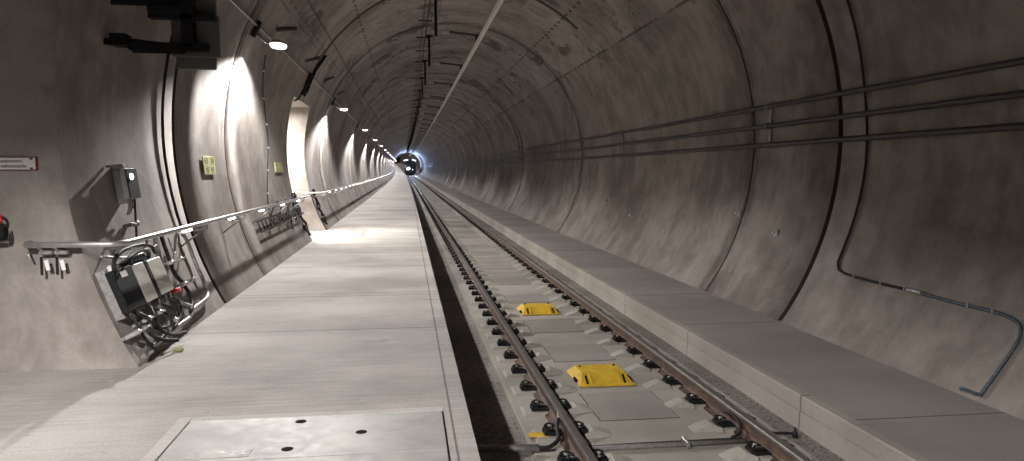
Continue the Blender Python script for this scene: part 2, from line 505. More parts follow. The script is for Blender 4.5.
# rail fastenings
def fastening_proto():
    t = thing('rail_fastening', '', 'rail fastening', (0, 0, 0), 'black rail fastenings along the two rails')
    b = MB(); b.box((0, 0, .03), (.37, .14, .016), 'black', None, .004); b.build('base_plate', t)
    for s in (-1, 1):
        b = MB()
        # angled guide plate
        b.hexa([(s*.085, -.07, .036), (s*.185, -.07, .036), (s*.185, .07, .036), (s*.085, .07, .036),
                (s*.09, -.06, .052), (s*.175, -.06, .068), (s*.175, .06, .068), (s*.09, .06, .052)], 'black')
        b.build('guide_plate', t)
        b = MB(); pts = []
        for q in [(.062, -.035), (.075, -.062), (.125, -.078), (.165, -.05), (.135, -.012), (.105, 0), (.135, .012), (.165, .05), (.125, .078), (.075, .062), (.062, .035)]:
            pts.append((s*q[0], q[1], .062+.022*math.sin((q[0]-.06)*22)))
        b.tube(smooth_path(pts, 3), .0085, 'black', 6); b.build('spring_clip', t)
        b = MB(); b.lathe((s*.128, 0, .062), (0, 0, 1), [(.026, 0), (.026, .008), (.017, .009), (.017, .035), (.011, .038)], 'dullsteel', 6); b.build('screw', t)
    return t
fp = fastening_proto()
# single-mesh version for the far ones
simple = MB(); simple.box((0, 0, .03), (.40, .15, .02), 'black')
for s in (-1, 1): simple.box((s*.12, 0, .065), (.11, .15, .035), 'black', None, .01)
far_me = simple.build('far_tmp'); far_mesh = far_me.data; bpy.data.objects.remove(far_me)
first = True
NF = 150
for side, x in (('left', TX-.753), ('right', TX+.753)):
    for k in range(-2, NF-2):
        y = SL0+.323+.646*k
        n = k+2
        if n < 12: lab = 'black sprung fastening clamping the %s rail, %s to the camera' % (side, ORD[n])
        else: lab = 'black fastening on the %s rail in the receding row' % side
        p = bend((x, y, ZS+.0))
        p.z += .0
        if n < 34:
            if first: fp.location = p; fp['label'] = lab; first = False
            else: copy_thing(fp, p, lab)
        else:
            o = bpy.data.objects.new('rail_fastening', far_mesh); COL.objects.link(o); o.location = p
            tag(o, lab, 'rail fastening', 'black rail fastenings along the two rails')
b = MB()
for x in (TX-.753, TX+.753):
    for k in range(NF-2, 300):
        y = SL0+.323+.646*k
        if y > 206: break
        b.box((x, y, ZS+.05), (.36, .15, .04), 'black')
tag(b.build('distant_rail_fastenings', bent=True), 'black rail fastenings in the farthest stretch of track', 'rail fastening', None, 'stuff')

# yellow covers between the rails
def yellow_cover(y, label):
    t = thing('yellow_cover', label, 'cover box', (TX-.02, y, ZS))
    b = MB(); x = TX-.02; z = ZS+.004
    b.hexa([(x-.29, y, z), (x+.29, y, z), (x+.30, y+.62, z), (x-.30, y+.62, z),
            (x-.23, y+.16, z+.095), (x+.23, y+.16, z+.095), (x+.23, y+.50, z+.095), (x-.23, y+.50, z+.095)], 'yellow')
    b.build('housing', t)
    b = MB(); b.box((x, y-.008, z+.010), (.60, .05, .02), 'yellow', None, .004); b.build('flange', t)
    for s in (-1, 1):
        b = MB(); ax = (Vector((1, 0, 0)), Vector((0, .86, .51)), Vector((0, -.51, .86)))
        b.box((x+s*.20, y+.075, z+.049), (.022, .12, .008), 'near_black', ax); b.build('slot', t)
        b = MB(); b.box((x+s*.155, y+.082, z+.056), (.012, .15, .016), 'yellow', ax); b.build('rib', t)
        b = MB(); b.lathe((x+s*.19, y+.44, z+.094), (0, 0, 1), [(.016, 0), (.016, .006), (.01, .012)], 'near_black', 8); b.build('bolt', t)
        b = MB(); b.box((x+s*.292, y+.20, z+.02), (.02, .12, .03), 'near_black'); b.build('side_latch', t)
yellow_cover(7.36, 'yellow sloped metal cover between the rails, the nearer of the two')
yellow_cover(11.22, 'yellow sloped metal cover between the rails, the farther of the two')

# conduit across the track at the slab joint, bonding cables
t = thing('conduit', 'grey conduit crossing the track slab joint between the rails near the bottom', 'conduit', (TX, 5.62, ZS))
b = MB(); b.tube([(1.36, 5.60, ZS+.028), (2.70, 5.60, ZS+.028)], .022, 'greytube'); b.build('tube', t)
b = MB(); b.tube([(1.36, 5.67, ZS+.02), (2.70, 5.67, ZS+.02)], .014, 'pipe'); b.build('cable', t)
b = MB(); b.box((2.2, 5.62, ZS+.035), (.03, .15, .055), 'dullsteel', None, .006); b.build('clamp', t)
b = MB(); b.tube(smooth_path([(2.62, 5.68, ZS+.03), (2.71, 5.72, ZS+.06), (2.765, 5.88, ZS+.10), (2.745, 6.02, ZS+.12), (2.745, 6.12, ZS+.10)]), .014, 'cable')
tag(b.build('bonding_cable'), 'black cable looping up to the web of the right rail', 'cable')
t = thing('hose', 'grey hose from the dark gutter looping onto the left rail', 'hose', (1.0, 5.6, ZS))
b = MB(); b.tube([(.45, 5.72, ZS+.035), (1.0, 5.62, ZS+.05)], .030, 'dullsteel', 10); b.build('sleeve', t)
b = MB(); b.tube(smooth_path([(1.0, 5.62, ZS+.05), (1.08, 5.62, ZS+.055), (1.17, 5.72, ZS+.075), (1.20, 5.92, ZS+.10), (1.245, 6.10, ZS+.11)]), .018, 'cable'); b.build('cable', t)
b = MB(); b.box((1.262, 6.14, ZS+.12), (.03, .035, .07), 'alu', None, .006); b.build('lug', t)
t = thing('ground_rod', 'black rod lying between the right rail and the kerb near the bottom', 'rod', (3.05, 5.8, ZS))
b = MB(); b.tube([(2.87, 5.74, ZS+.04), (3.16, 5.66, ZS+.045)], .012, 'cable'); b.build('rod', t)
b = MB(); b.lathe((3.165, 5.66, ZS+.01), (0, 0, 1), [(.022, 0), (.022, .05), (.012, .055), (.012, .085)], 'cable', 8); b.build('stud', t)
b = MB(); b.box((.0, .0, .0), (.16, .10, .006), 'yellow'); o = b.build('yellow_mark'); o.location = (1.05, 5.98, ZS+.026)
tag(o, 'small yellow plate on the slab beside the left rail', 'marker plate')

# ================================================================== OVERHEAD
def zc(z): return z+H
CXR, CZR = 1.84, zc(3.36)
b = run('c', [(CXR-.045, CZR), (CXR-.03, CZR-.10), (CXR-.012, CZR-.12), (CXR+.012, CZR-.12), (CXR+.03, CZR-.10), (CXR+.045, CZR)], 'alu', 0, 212, 4)
tag(b.build('overhead_conductor_rail', bent=True), 'long pale aluminium conductor rail hanging under the crown', 'conductor rail')
b = MB(); b.tube([bend((.62, y, zc(4.33))) for y in range(0, 212, 5)], .018, 'cable', 6)
tag(b.build('feeder_cable'), 'thin dark cable along the crown left of the conductor rail', 'cable')
b = MB(); b.tube([bend((.50, y, zc(4.36))) for y in range(0, 212, 5)], .012, 'cable', 6)
tag(b.build('earth_wire'), 'thinnest dark wire along the crown, leftmost of two', 'wire')
def support():
    t = thing('conductor_support', '', 'conductor rail support', (0, 0, 0), 'conductor rail supports under the crown')
    px = .76
    zt = CZ+math.sqrt(RAD**2-(px-CX)**2)
    b = MB(); b.box((px, 0, zt-.04), (.26, .12, .05), 'black', None, .01); b.build('crown_plate', t)
    b = MB(); b.box((px, 0, (zt+zc(3.46))/2), (.07, .09, zt-zc(3.46)), 'black', None, .02); b.build('post', t)
    b = MB(); b.tube([(px+.05, 0, zc(3.60)), (px+.16, 0, zc(3.59))], .03, 'dullsteel')
    b.lathe((px+.15, 0, zc(3.59)), (1, 0, -.03), [(.03, 0), (.085, .02), (.03, .04), (.085, .07), (.03, .09), (.085, .12), (.03, .14), (.085, .17), (.03, .20)], 'steel', 12); b.build('insulator', t)
    b = MB(); b.tube([(px+.33, 0, zc(3.585)), (CXR+.12, 0, zc(3.50))], .028, 'pipe'); b.build('arm', t)
    b = MB(); b.box((CXR, 0, zc(3.43)), (.13, .14, .14), 'pipe', None, .02); b.build('clamp', t)
    b = MB(); b.box((.56, 0, zc(4.40)), (.46, .06, .035), 'black', None, .008); b.build('wire_hanger', t)
    return t
sp = support(); 
for k in range(28):
    y = 19.6+5.6*k
    lab = 'overhead support with post, insulator and arm, %s to the camera' % ORD[k] if k < 8 else 'overhead support far along the crown, one of a row'
    if k == 0: sp.location = bend((0, y, 0)); sp['label'] = lab
    else: copy_thing(sp, bend((0, y, 0)), lab, parts=True)
# wire hangers between
b = MB(); b.box((0, 0, 0), (.40, .05, .03), 'black', None, .006)
hp = b.build('wire_hanger'); 
for k in range(20):
    y = 22.4+5.6*k
    o = hp if k == 0 else hp.copy()
    if k: COL.objects.link(o)
    o.location = bend((.56, y, zc(4.40)))
    tag(o, 'small black crossbar holding the crown wires, %s to the camera' % ORD[k] if k < 6 else 'small black crossbar far along the crown wires', 'wire hanger', 'crossbars holding the crown wires')

# ================================================================== RIGHT WALL PIPES AND CABLE
PX = 5.41
PZ0, PZ1, PZ2 = .975, .685, .40
PZ = ((PZ0, 'uppermost of three dark pipes along the right wall'), (PZ1, 'middle one of three dark pipes along the right wall'), (PZ2, 'lowest of three dark pipes along the right wall'))
for z, lab in PZ:
    n = 48; pts = [bend((PX, -12+ (186)*i/n, zc(z))) for i in range(n+1)]
    b = MB(); b.tube(pts, .036, 'pipe', 10); tag(b.build('long_pipe'), lab, 'pipe', 'three pipes along the right wall')
def bracket():
    t = thing('pipe_bracket', '', 'pipe bracket', (0, 0, 0), 'brackets carrying the three wall pipes')
    b = MB(); b.box((PX+.062, 0, zc(.69)), (.045, .05, .70), 'dullsteel', None, .006); b.build('channel', t)
    for z, _ in PZ:
        b = MB()
        pts = [(PX+.045, 0, zc(z)+.042), (PX, 0, zc(z)+.042), (PX-.034, 0, zc(z)+.022), (PX-.040, 0, zc(z)), (PX-.034, 0, zc(z)-.022), (PX, 0, zc(z)-.042), (PX+.045, 0, zc(z)-.042)]
        b.tube(pts, .009, 'dullsteel', 6); b.build('clamp', t)
    return t
bp = bracket()
for k in range(-1, 14):
    y = 10.75+7.9*k
    lab = 'vertical bracket clamping the three right wall pipes, %s to the camera' % ORD[k] if 0 <= k < 6 else 'vertical bracket on the wall pipes far along or behind the viewer'
    if k > 5: lab = 'vertical bracket on the three wall pipes far along the right wall'
    if k == -1: lab = 'vertical pipe bracket beyond the right edge of the picture'
    if k == -1: bp.location = bend((0, y, 0)); bp['label'] = lab
    else: copy_thing(bp, bend((0, y, 0)), lab)

pts = [on_ring(a, 8.5+.02*math.sin(a*.3), .03) for a in range(210, 337, -2)] if False else [on_ring(a, 8.42+.16*max(0, a)/196+.02*math.sin(a*.2), .03) for a in range(196, -21, -3)]
pts += [on_ring(-22.5, 8.44, .03), on_ring(-23.8, 8.36, .03), on_ring(-24.2, 8.2, .03), on_ring(-24.4, 7.7, .03), on_ring(-24.4, 6.95, .03)]
b = MB(); b.tube(pts, .016, 'cable', 8); tag(b.build('ring_cable'), 'black cable arching around the whole bore beside the wide joint', 'cable')
t = thing('floor_cable', 'blue grey cable on the lower right wall dropping to the right walkway', 'cable', on_ring(-24.4, 6.5, .03))
pts = [on_ring(-24.4, 6.95, .03), on_ring(-24.6, 6.4, .03), on_ring(-24.6, 5.9, .03), on_ring(-24.9, 5.68, .03), on_ring(-25.8, 5.56, .03), on_ring(-28, 5.53, .03), on_ring(-32, 5.56, .03), on_ring(-35.2, 5.57, .035)]
b = MB(); b.tube(smooth_path(pts, 4), .017, 'bluecable', 8); b.build('sheath', t)
for a, y in ((-24.4, 8.0), (-24.4, 7.5), (-24.4, 7.1), (-24.6, 6.2), (-24.6, 5.9), (-27, 5.54), (-32, 5.56)):
    b = MB(); c = on_ring(a, y, .045); b.box(c, (.02, .02, .05), 'dullsteel', None, .004); b.build('clip', t)
b = MB(); c = on_ring(-24.4, 6.95, .035); b.tube([c+Vector((0, .11, 0)), c-Vector((0, .11, 0))], .024, 'steel', 8); b.build('coupling', t)
b = MB(); c = on_ring(-35.0, 5.57, .04); b.tube(smooth_path([c, c+Vector((-.02, .05, .0)), c+Vector((-.05, .13, .01)), c+Vector((-.06, .16, .0))]), .015, 'bluecable', 6); b.build('tail', t)
# little anchor fittings left in the right wall
for i, (a, y, lab) in enumerate(((-16.2, 11.6, 'pale metal anchor plate beside the thin joint on the right wall'), (-19.2, 10.2, 'small white anchor fitting between the joints low on right wall'),
                    (-17.5, 19.5, 'dark anchor fitting low on the right wall beyond the thin joint'), (-21.5, 17.2, 'pale small fitting on the right wall near its foot'))):
    t = thing('wall_anchor', lab, 'wall anchor', on_ring(a, y, .0))
    b = MB(); c = on_ring(a, y, .012); b.box(c, (.03, .14, .10), 'dullsteel', None, .008); b.build('plate', t)
    b = MB(); b.lathe(on_ring(a, y+.04, .02), (-1, 0, .2), [(.02, 0), (.02, .03), (.01, .04)], 'white' if i != 2 else 'black', 8); b.build('bolt', t)

# short dark boards fixed across the left haunch
for y, lab in ((13.1, 'short dark board across the left haunch beside the first lamp'), (16.7, 'second short dark board on the left haunch'), (20.3, 'third short dark board on the left haunch'), (23.9, 'fourth short dark board on the left haunch')):
    b = MB(); q = []
    P_ = [on_ring(a, y+(152-a)*.30, .035) for a in (152.1, 150, 147.8)]
    rings = [[p+Vector((0, -.04, -.03)), p+Vector((0, .04, -.03)), p+Vector((0, .04, .03)), p+Vector((0, -.04, .03))] for p in P_]
    b.loft(rings, 'pipe'); tag(b.build('ceiling_board', bent=True), lab, 'board', 'boards on the left haunch')
# ================================================================== LAMPS
LX, LZ = -1.97, zc(1.905)
b = MB(); b.tube([bend(on_ring(154.7, -12+ i*4, .045)) for i in range(150)], .016, 'dullsteel', 8)
tag(b.build('lamp_conduit'), 'thin metal conduit running high on the left wall above the lamps', 'conduit')
def lamp():
    t = thing('tunnel_lamp', '', 'lamp', (0, 0, 0), 'wall lamps along the left wall')
    w = on_ring(153, 0, .0); w2 = on_ring(156.5, 0, 0)
    b = MB(); b.box(on_ring(155.4, 0, .05), (.05, .14, .26), 'black', (Vector((math.cos(R(155)), 0, math.sin(R(155)))), Vector((0, 1, 0)), Vector((-math.sin(R(155)), 0, math.cos(R(155))))), .008); b.build('wall_bracket', t)
    b = MB(); b.tube([on_ring(156, 0, .05), (LX-.12, 0, LZ+.03), (LX-.02, 0, LZ+.035)], .02, 'dullsteel'); b.build('arm', t)
    b = MB(); rings = []
    for z, sx, sy in ((.055, .04, .10), (.05, .09, .20), (.03, .12, .24), (.0, .13, .26)):
        rings.append([(LX+.05+sx*math.cos(2*math.pi*j/16), sy*math.sin(2*math.pi*j/16), LZ+z) for j in range(16)])
    b.loft(rings[::-1], 'dullsteel', True, True); b.build('housing', t)
    b = MB(); rings = []
    for z, sx, sy in ((-.001, .12, .25), (-.03, .11, .22), (-.045, .06, .12)):
        rings.append([(LX+.05+sx*math.cos(2*math.pi*j/16), sy*math.sin(2*math.pi*j/16), LZ+z) for j in range(16)])
    b.loft(rings, 'lamp', True, True); b.build('glass', t)
    return t
lp = lamp()
ld = bpy.data.lights.new('lamp_light', 'POINT'); ld.energy = LAMP_W; ld.color = LAMP_COL; ld.shadow_soft_size = .06
# light distribution of the luminaire: wide downward wings, weaker straight down, dark above the cut-off
ld.use_nodes = True
k = N(ld.node_tree)
cz = k.m('MULTIPLY', k.sep(k.coord('Normal'))[2], -1.0)
wing = k.m('SUBTRACT', 1.0, k.m('MULTIPLY', k.step(cz, .5, .97), .56))
nv = k.sep(k.coord('Normal'))
wallward = k.step(k.m('MULTIPLY', nv[0], -1.0), .05, .45)
lobe = k.m('SUBTRACT', 1.0, k.step(k.m('ABSOLUTE', nv[1]), .04, .26))
side = k.m('ADD', k.m('SUBTRACT', 1.0, k.m('MULTIPLY', wallward, .45)), k.m('MULTIPLY', k.m('MULTIPLY', wallward, lobe), .9))
along = k.m('MULTIPLY', k.step(k.m('ABSOLUTE', nv[1]), .68, .84), k.m('SUBTRACT', 1.0, k.step(nv[0], -.12, .15)))
fade = k.m('MULTIPLY', k.m('MULTIPLY', k.step(cz, .23, .43), wing), k.m('ADD', side, k.m('MULTIPLY', along, .6)))
em = [n for n in ld.node_tree.nodes if n.type == 'EMISSION'][0]
ld.node_tree.links.new(fade, em.inputs['Strength'])
for k in range(-2, 50):
    y = 11.85+11.85*k if k >= 0 else 0.0
    y = {-2: -12.1, -1: 0.0}.get(k, 11.85+11.85*k)
    p = bend((0, y, 0))
    n = k
    lab = 'bright oval lamp on the left wall, %s to the camera in view' % ORD[k] if 0 <= k < 8 else 'bright oval lamp far down the left wall'
    if k == -1: lab = 'oval wall lamp above and beside the camera'
    if k == -2: lab = 'oval wall lamp farther behind the camera'
    if k == -1: lab = 'oval wall lamp above and beside the camera'
    if k == -2: lp.location = p; lp['label'] = lab
    else: copy_thing(lp, p, lab)
    ll = ld
    if k == -1: ll = ld.copy(); ll.energy = NEAR_LAMP_W
    lo = bpy.data.objects.new('lamp_light', ll); COL.objects.link(lo)
    lo.location = (LX+.05+p.x, y, LZ-.08+p.z); lo.rotation_euler = (0, 0, 0)
# light inside the second niche
t = thing('niche_lamp', 'ceiling lamp inside the brightly lit far niche', 'lamp', (-3.6, 18.5, zc(1.60)))
b = MB(); b.box((-3.6, 18.5, zc(1.61)), (.18, 1.2, .07), 'grey', None, .01); b.build('housing', t)
b = MB(); b.box((-3.6, 18.5, zc(1.565)), (.13, 1.1, .03), 'lamp', None, .01); b.build('diffuser', t)
nl = bpy.data.lights.new('niche_light', 'AREA'); nl.shape = 'RECTANGLE'; nl.size = .12; nl.size_y = 1.1; nl.energy = NICHE_W; nl.color = (1, .95, .88)
o = bpy.data.objects.new('niche_light', nl); COL.objects.link(o); o.location = (-3.6, 18.5, zc(1.53))

# ================================================================== HANDRAILS
HX, HZ = -2.17, zc(-.55)
def handrail(y0, y1, label, corner_x):
    t = thing('handrail', label, 'handrail', bend((HX, y0, 0)))
    pts = [(corner_x, y0-.02, HZ)]+[(HX-.10, y0-.02, HZ), (HX-.03, y0-.005, HZ), (HX, y0+.08, HZ)]
    pts = [(corner_x-.035, y0+.12, HZ), (corner_x-.03, y0+.05, HZ), (corner_x, y0-.01, HZ)]+pts
    n = max(2, int((y1-y0)/3))
    pts += [bend((HX, y0+.08+(y1-y0-.08)*i/n, HZ)) for i in range(1, n+1)]
    b = MB(); b.tube(pts, .024, 'steel', 12); b.build('tube', t)
    k = 0; y = y0+.55
    while y < min(y1-.2, y0+90):
        o = bend((0, y, 0)); O = Vector((o.x, 0, o.z))
        b = MB(); wl = on_ring(194.2, y, 0)
        b.tube([Vector((HX, y, HZ-.02))+O, Vector((HX, y, HZ-.075))+O, Vector((HX-.03, y, HZ-.09))+O, Vector((wl.x-.0, y, HZ-.09))+O], .010, 'dullsteel', 6)
        wl2 = on_ring(198.0, y, 0)
        b.tube([Vector((HX-.05, y, HZ-.09))+O, Vector((wl2.x, y, wl2.z))+O], .010, 'dullsteel', 6)
        b.build('bracket', t)
        yb = y+1.15
        if yb < y1:
            o = bend((0, yb, 0)); O = Vector((o.x, 0, o.z))
            b = MB(); rings = []
            for q in (-.15, -.14, .14, .15):
                e = .6 if abs(q) > .145 else 1
                rings.append([Vector((HX+.016*e*math.cos(a), yb+q, HZ-.033+.014*e*math.sin(a)))+O for a in [2*math.pi*j/10 for j in range(10)]])
            b.loft(rings, 'strip', True, True); b.build('light_strip', t)
        y += 1.9; k += 1
    return t
handrail(6.02, 17.0, 'steel handrail with light strips along the near left wall, turning the niche corner', -2.835)
handrail(19.75, 215, 'long steel handrail with light strips running away past the lit niche', -3.3)

# ================================================================== NICHE CORNER EQUIPMENT
def frame_at(a, y):
    n = Vector((-math.cos(R(a)), 0, -math.sin(R(a))))      # into the bore
    up_ = Vector((-math.sin(R(a)), 0, math.cos(R(a))))
    if up_.z < 0: up_ = -up_
    return on_ring(a, y), n, Vector((0, 1, 0)), up_
# control cabinet
c0, n, yv, uv = frame_at(200.65, 6.72)
t = thing('control_cabinet', 'black and beige control cabinet under the handrail corner on the left wall', 'cabinet', c0)
ax = (n, yv, uv)
def cyc(y): return y-6.72
for y in (6.25, 6.72, 7.22):
    b = MB(); b.box(c0+n*.04+yv*cyc(y), (.08, .05, .42), 'dullsteel', ax, .004); b.build('mounting_rail', t)
b = MB(); b.box(c0+n*.085+yv*cyc(6.72), (.012, .94, .42), 'greytube', ax, .003); b.build('back_panel', t)
b = MB(); b.box(c0+n*.122+yv*cyc(6.365), (.062, .405, .355), 'black', ax, .008); o = b.build('black_module', t)
b = MB(); b.box(c0+n*.155+yv*cyc(6.36)+uv*.125, (.004, .12, .05), 'white', ax); b.build('label_plate', o)
b = MB(); b.box(c0+n*.12+yv*cyc(6.72), (.06, .29, .345), 'cab', ax, .008); b.build('left_beige_enclosure', t)
b = MB(); b.box(c0+n*.122+yv*cyc(6.905), (.066, .07, .35), 'black', ax, .004); b.build('black_divider', t)
b = MB(); b.box(c0+n*.12+yv*cyc(7.125), (.06, .36, .335), 'cab', ax, .008); b.build('right_beige_enclosure', t)
b = MB(); b.box(c0+n*.12+uv*.215+yv*cyc(6.80), (.06, .36, .04), 'bluecable', ax, .01); b.build('gland_plate', t)
for y in (6.25, 6.33):
    b = MB(); b.box(c0+n*.12+uv*.20+yv*cyc(y), (.04, .05, .05), 'white', ax, .008); b.build('white_connector', t)
for y in (6.25, 6.4, 6.66, 6.9, 7.1, 7.22):
    b = MB(); b.lathe(c0+n*.12-uv*.165+yv*cyc(y), -uv, [(.014, 0), (.02, .01), (.02, .035), (.013, .04), (.013, .07)], 'dullsteel', 8); b.build('cable_gland', t)
def wall_cable(pts, r, mat, label, group=None, floor_end=None, name='cable'):
    P = [on_ring(a, y, i) for a, y, i in pts]
    if floor_end: P.append(Vector(floor_end))
    P = [Vector((p.x, p.y, max(p.z, r+.004))) for p in P]
    b = MB(); b.tube(smooth_path(P, 5), r, mat, 8); return tag(b.build(name), label, 'cable', group)
G1 = 'cables hanging below the control cabinet'
wall_cable([(203.6, 6.25, .12), (205.2, 6.22, .13), (207.0, 6.30, .10), (208.9, 6.42, .08)], .013, 'cable', 'black cable hanging from the left end of the black module to the walkway', G1)
wall_cable([(203.6, 6.33, .12), (204.9, 6.40, .16), (206.4, 6.33, .14), (208.0, 6.55, .12), (209, 6.72, .16)], .016, 'cable', 'thicker black cable crossing over the foot pipe below the black module', G1)
wall_cable([(203.7, 6.42, .12), (205.5, 6.50, .12), (207.2, 6.48, .10), (208.2, 6.44, .06)], .010, 'dullsteel', 'thin grey lead hanging between two black cables below the black module', G1)
wall_cable([(203.8, 6.66, .12), (205.2, 6.56, .15), (206.8, 6.62, .12), (208.2, 6.80, .12), (208.8, 6.98, .16)], .015, 'cable', 'black cable ending on the walkway beside the yellow green block', G1)
wall_cable([(203.8, 6.72, .10), (205.4, 6.86, .14), (206.9, 6.84, .13), (206.3, 6.60, .09), (204.9, 6.52, .08)], .011, 'cable', 'thin black cable curling back below the left beige enclosure', G1)
wall_cable([(203.9, 6.90, .12), (205.3, 7.06, .14), (207.0, 6.98, .12), (207.8, 6.66, .10)], .012, 'cable', 'black cable curving left from below the black divider', G1)
wall_cable([(203.8, 7.10, .12), (205.2, 7.24, .13), (206.8, 7.16, .11), (207.6, 6.94, .10)], .012, 'cable', 'black cable bowing outward below the right beige enclosure', G1)
wall_cable([(203.6, 7.20, .10), (204.8, 7.34, .12), (206.4, 7.30, .10), (207.4, 7.10, .09)], .010, 'cable', 'outermost thin black cable below the right beige enclosure', G1)
wall_cable([(204.0, 6.82, .08), (205.8, 6.76, .07), (207.4, 6.90, .07)], .012, 'dullsteel', 'straight grey lead close to the wall below the black divider', G1)
G2 = 'cables arching over the control cabinet'
wall_cable([(198.6, 6.24, .13), (197.2, 6.24, .16), (196.2, 6.42, .18), (196.1, 6.85, .18), (196.6, 7.2, .14), (197.6, 7.42, .08)], .017, 'cable', 'thick black cable arching over the black module', G2)
wall_cable([(198.2, 6.62, .13), (197.1, 6.66, .15), (196.8, 6.9, .16), (197.2, 7.08, .14), (198.0, 7.1, .12)], .020, 'bluecable', 'blue grey cable looping above the beige enclosures', G2)
wall_cable([(196.2, 6.2, .10), (197.0, 6.6, .10), (197.2, 7.1, .10), (196.6, 7.5, .10)], .010, 'dullsteel', 'thin grey cable running level between handrail and cabinet', G2)
wall_cable([(208.4, 6.19, .06), (208.0, 6.34, .06), (207.9, 6.67, .06), (207.7, 7.11, .06), (207.6, 7.55, .06), (206.9, 7.78, .06), (206.5, 8.36, .06), (204.5, 8.49, .06), (200.9, 8.56, .05), (197.5, 8.58, .05), (196, 8.55, .035)], .021, 'dullsteel', 'grey bent pipe along the wall foot beyond the cabinet', None, None, 'foot_pipe')
wall_cable([(195.5, 7.62, .12), (196.9, 7.7, .09), (198.5, 7.73, .08), (201, 7.70, .08), (203.3, 7.81, .08), (205.7, 7.81, .08), (207.0, 7.6, .08)], .020, 'cable', 'thick black cable curving down the wall right of the cabinet')
wall_cable([(195.5, 7.45, .12), (197.5, 7.56, .06), (200.5, 7.52, .06), (203.1, 7.49, .06), (205.3, 7.55, .06), (206.6, 7.74, .07)], .026, 'dullsteel', 'grey hose just right of the beige enclosures')
wall_cable([(196.2, 7.85, .10), (198.6, 8.0, .06), (196.0, 8.15, .10), (195.2, 8.4, .14)], .009, 'dullsteel', 'thin grey lead looping up to the handrail right of the cabinet')
for a, y, w, lab in ((199.6, 7.72, .42, 'steel clamp on the cables right of the cabinet, upper one'), (203.1, 7.82, .40, 'steel clamp beside the small red plug'),
                  (204.9, 6.62, .42, 'steel clamp below the beige enclosures'), (205.6, 6.24, .26, 'steel clamp below the left end of the black module'), (206.7, 6.98, .14, 'short steel clamp near the foot pipe')):
    c, nn, yy, uu = frame_at(a, y)
    t = thing('cable_clamp', lab, 'clamp', c)
    b = MB(); b.box(c+nn*.025, (.03, w, .03), 'dullsteel', (nn, yy, uu), .004); b.build('strut', t)
    for s_ in ((-.35, .35) if w > .2 else (0,)):
        b = MB(); b.box(c+nn*.09+yy*s_*w, (.13, .05, .04), 'steel', (nn, yy, uu), .008); o = b.build('clamp_jaw', t)
        b = MB(); b.lathe(c+nn*.14+yy*s_*w, nn, [(.012, 0), (.012, .04)], 'steel', 6); b.build('bolt', o)
b = MB(); b.tube([on_ring(203.2, 7.33, .10), on_ring(203.5, 7.50, .12)], .026, 'red', 10); tag(b.build('red_plug'), 'small red cable plug right of the beige enclosures', 'plug')
b = MB(); b.box((-1.98, 6.66, .018), (.09, .05, .03), 'olive', None, .012)
tag(b.build('yellow_block'), 'small dirty yellow green block on the walkway below the cabinet', 'block')
# emergency box with lens above the handrail
c0, n, yv, uv = frame_at(188.1, 7.13)
ax = (n, yv, uv)
t = thing('emergency_call_box', 'grey and black call box with shining lens above the handrail corner', 'call box', c0)
b = MB(); b.box(c0+n*.052+yv*.02, (.104, .06, .34), 'dullsteel', ax, .006); b.build('wall_mount', t)
b = MB(); b.box(c0+n*.128, (.05, .27, .275), 'grey', ax, .008); o = b.build('housing', t)
b = MB(); b.box(c0+n*.156, (.012, .26, .265), 'black', ax, .003); b.build('front_plate', o)
b = MB(); b.lathe(c0+n*.160+uv*.06-yv*.04, n, [(.030, 0), (.030, .012), (.018, .022)], 'lens', 14); b.build('lens', o)
b = MB(); b.tube([c0+n*.01+uv*.17-yv*.15, c0+n*.11+uv*.165-yv*.12, c0+n*.12+uv*.13-yv*.10], .012, 'dullsteel', 6); b.box(c0+n*.10+uv*.168-yv*.12, (.10, .06, .02), 'steel', ax, .004); b.build('top_stay', t)
for q in (-.08, -.03, .02):
    b = MB(); b.tube(smooth_path([c0+n*.115-uv*.135+yv*q, c0+n*.11-uv*.20+yv*(q+.01), c0+n*.07-uv*.27+yv*(q*.5+.01)]), .009, 'dullsteel', 6); b.build('lead', t)
b = MB(); b.tube(smooth_path([c0+n*.12-uv*.135+yv*.07, c0+n*.09-uv*.35+yv*.08, c0+n*.06-uv*.52+yv*.10]), .011, 'cable', 6)
tag(b.build('cable'), 'thin black cable from the call box down to the handrail', 'cable')
c, nn, yy, uu = frame_at(193.3, 7.13)
t = thing('cable_clamp', 'small dark clamp on the wall just below the call box', 'clamp', c)
b = MB(); b.box(c+nn*.05, (.08, .16, .03), 'pipe', (nn, yy, uu), .004); b.build('strut', t)
b = MB(); b.lathe(c+nn*.06+yy*.03, nn, [(.025, 0), (.025, .05), (.01, .06)], 'dullsteel', 8); b.build('clamp_head', t)

# sign bracket high on the left wall
t = thing('hanging_sign', 'dark sign panels on a black bracket high on the left wall', 'sign', on_ring(173, 7.0))
Y0 = 7.0
def fx(px, y): return (px)*y/5.8
def P(px, pz, y=Y0): return Vector((px*y/5.8, y, zc(pz*y/5.8)))
def pbox(b, x0, x1, z0, z1, d, mat, y=Y0, ch=.006):
    a = P(x0, z0, y); c = P(x1, z1, y)
    b.box(((a.x+c.x)/2, y, (a.z+c.z)/2), (abs(c.x-a.x), d, abs(c.z-a.z)), mat, None, ch)
b = MB(); pbox(b, -2.10, -1.985, .90, .985, .16, 'black'); b.build('wall_plate', t)
b = MB(); pbox(b, -1.98, -1.44, .87, .93, .10, 'black')
b.hexa([P(-1.96, .855, Y0-.04), P(-1.60, .855, Y0-.04), P(-1.60, .855, Y0+.04), P(-1.96, .855, Y0+.04), P(-1.98, .96, Y0-.04), P(-1.60, .92, Y0-.04), P(-1.60, .92, Y0+.04), P(-1.98, .96, Y0+.04)], 'black'); b.build('lower_arm', t)
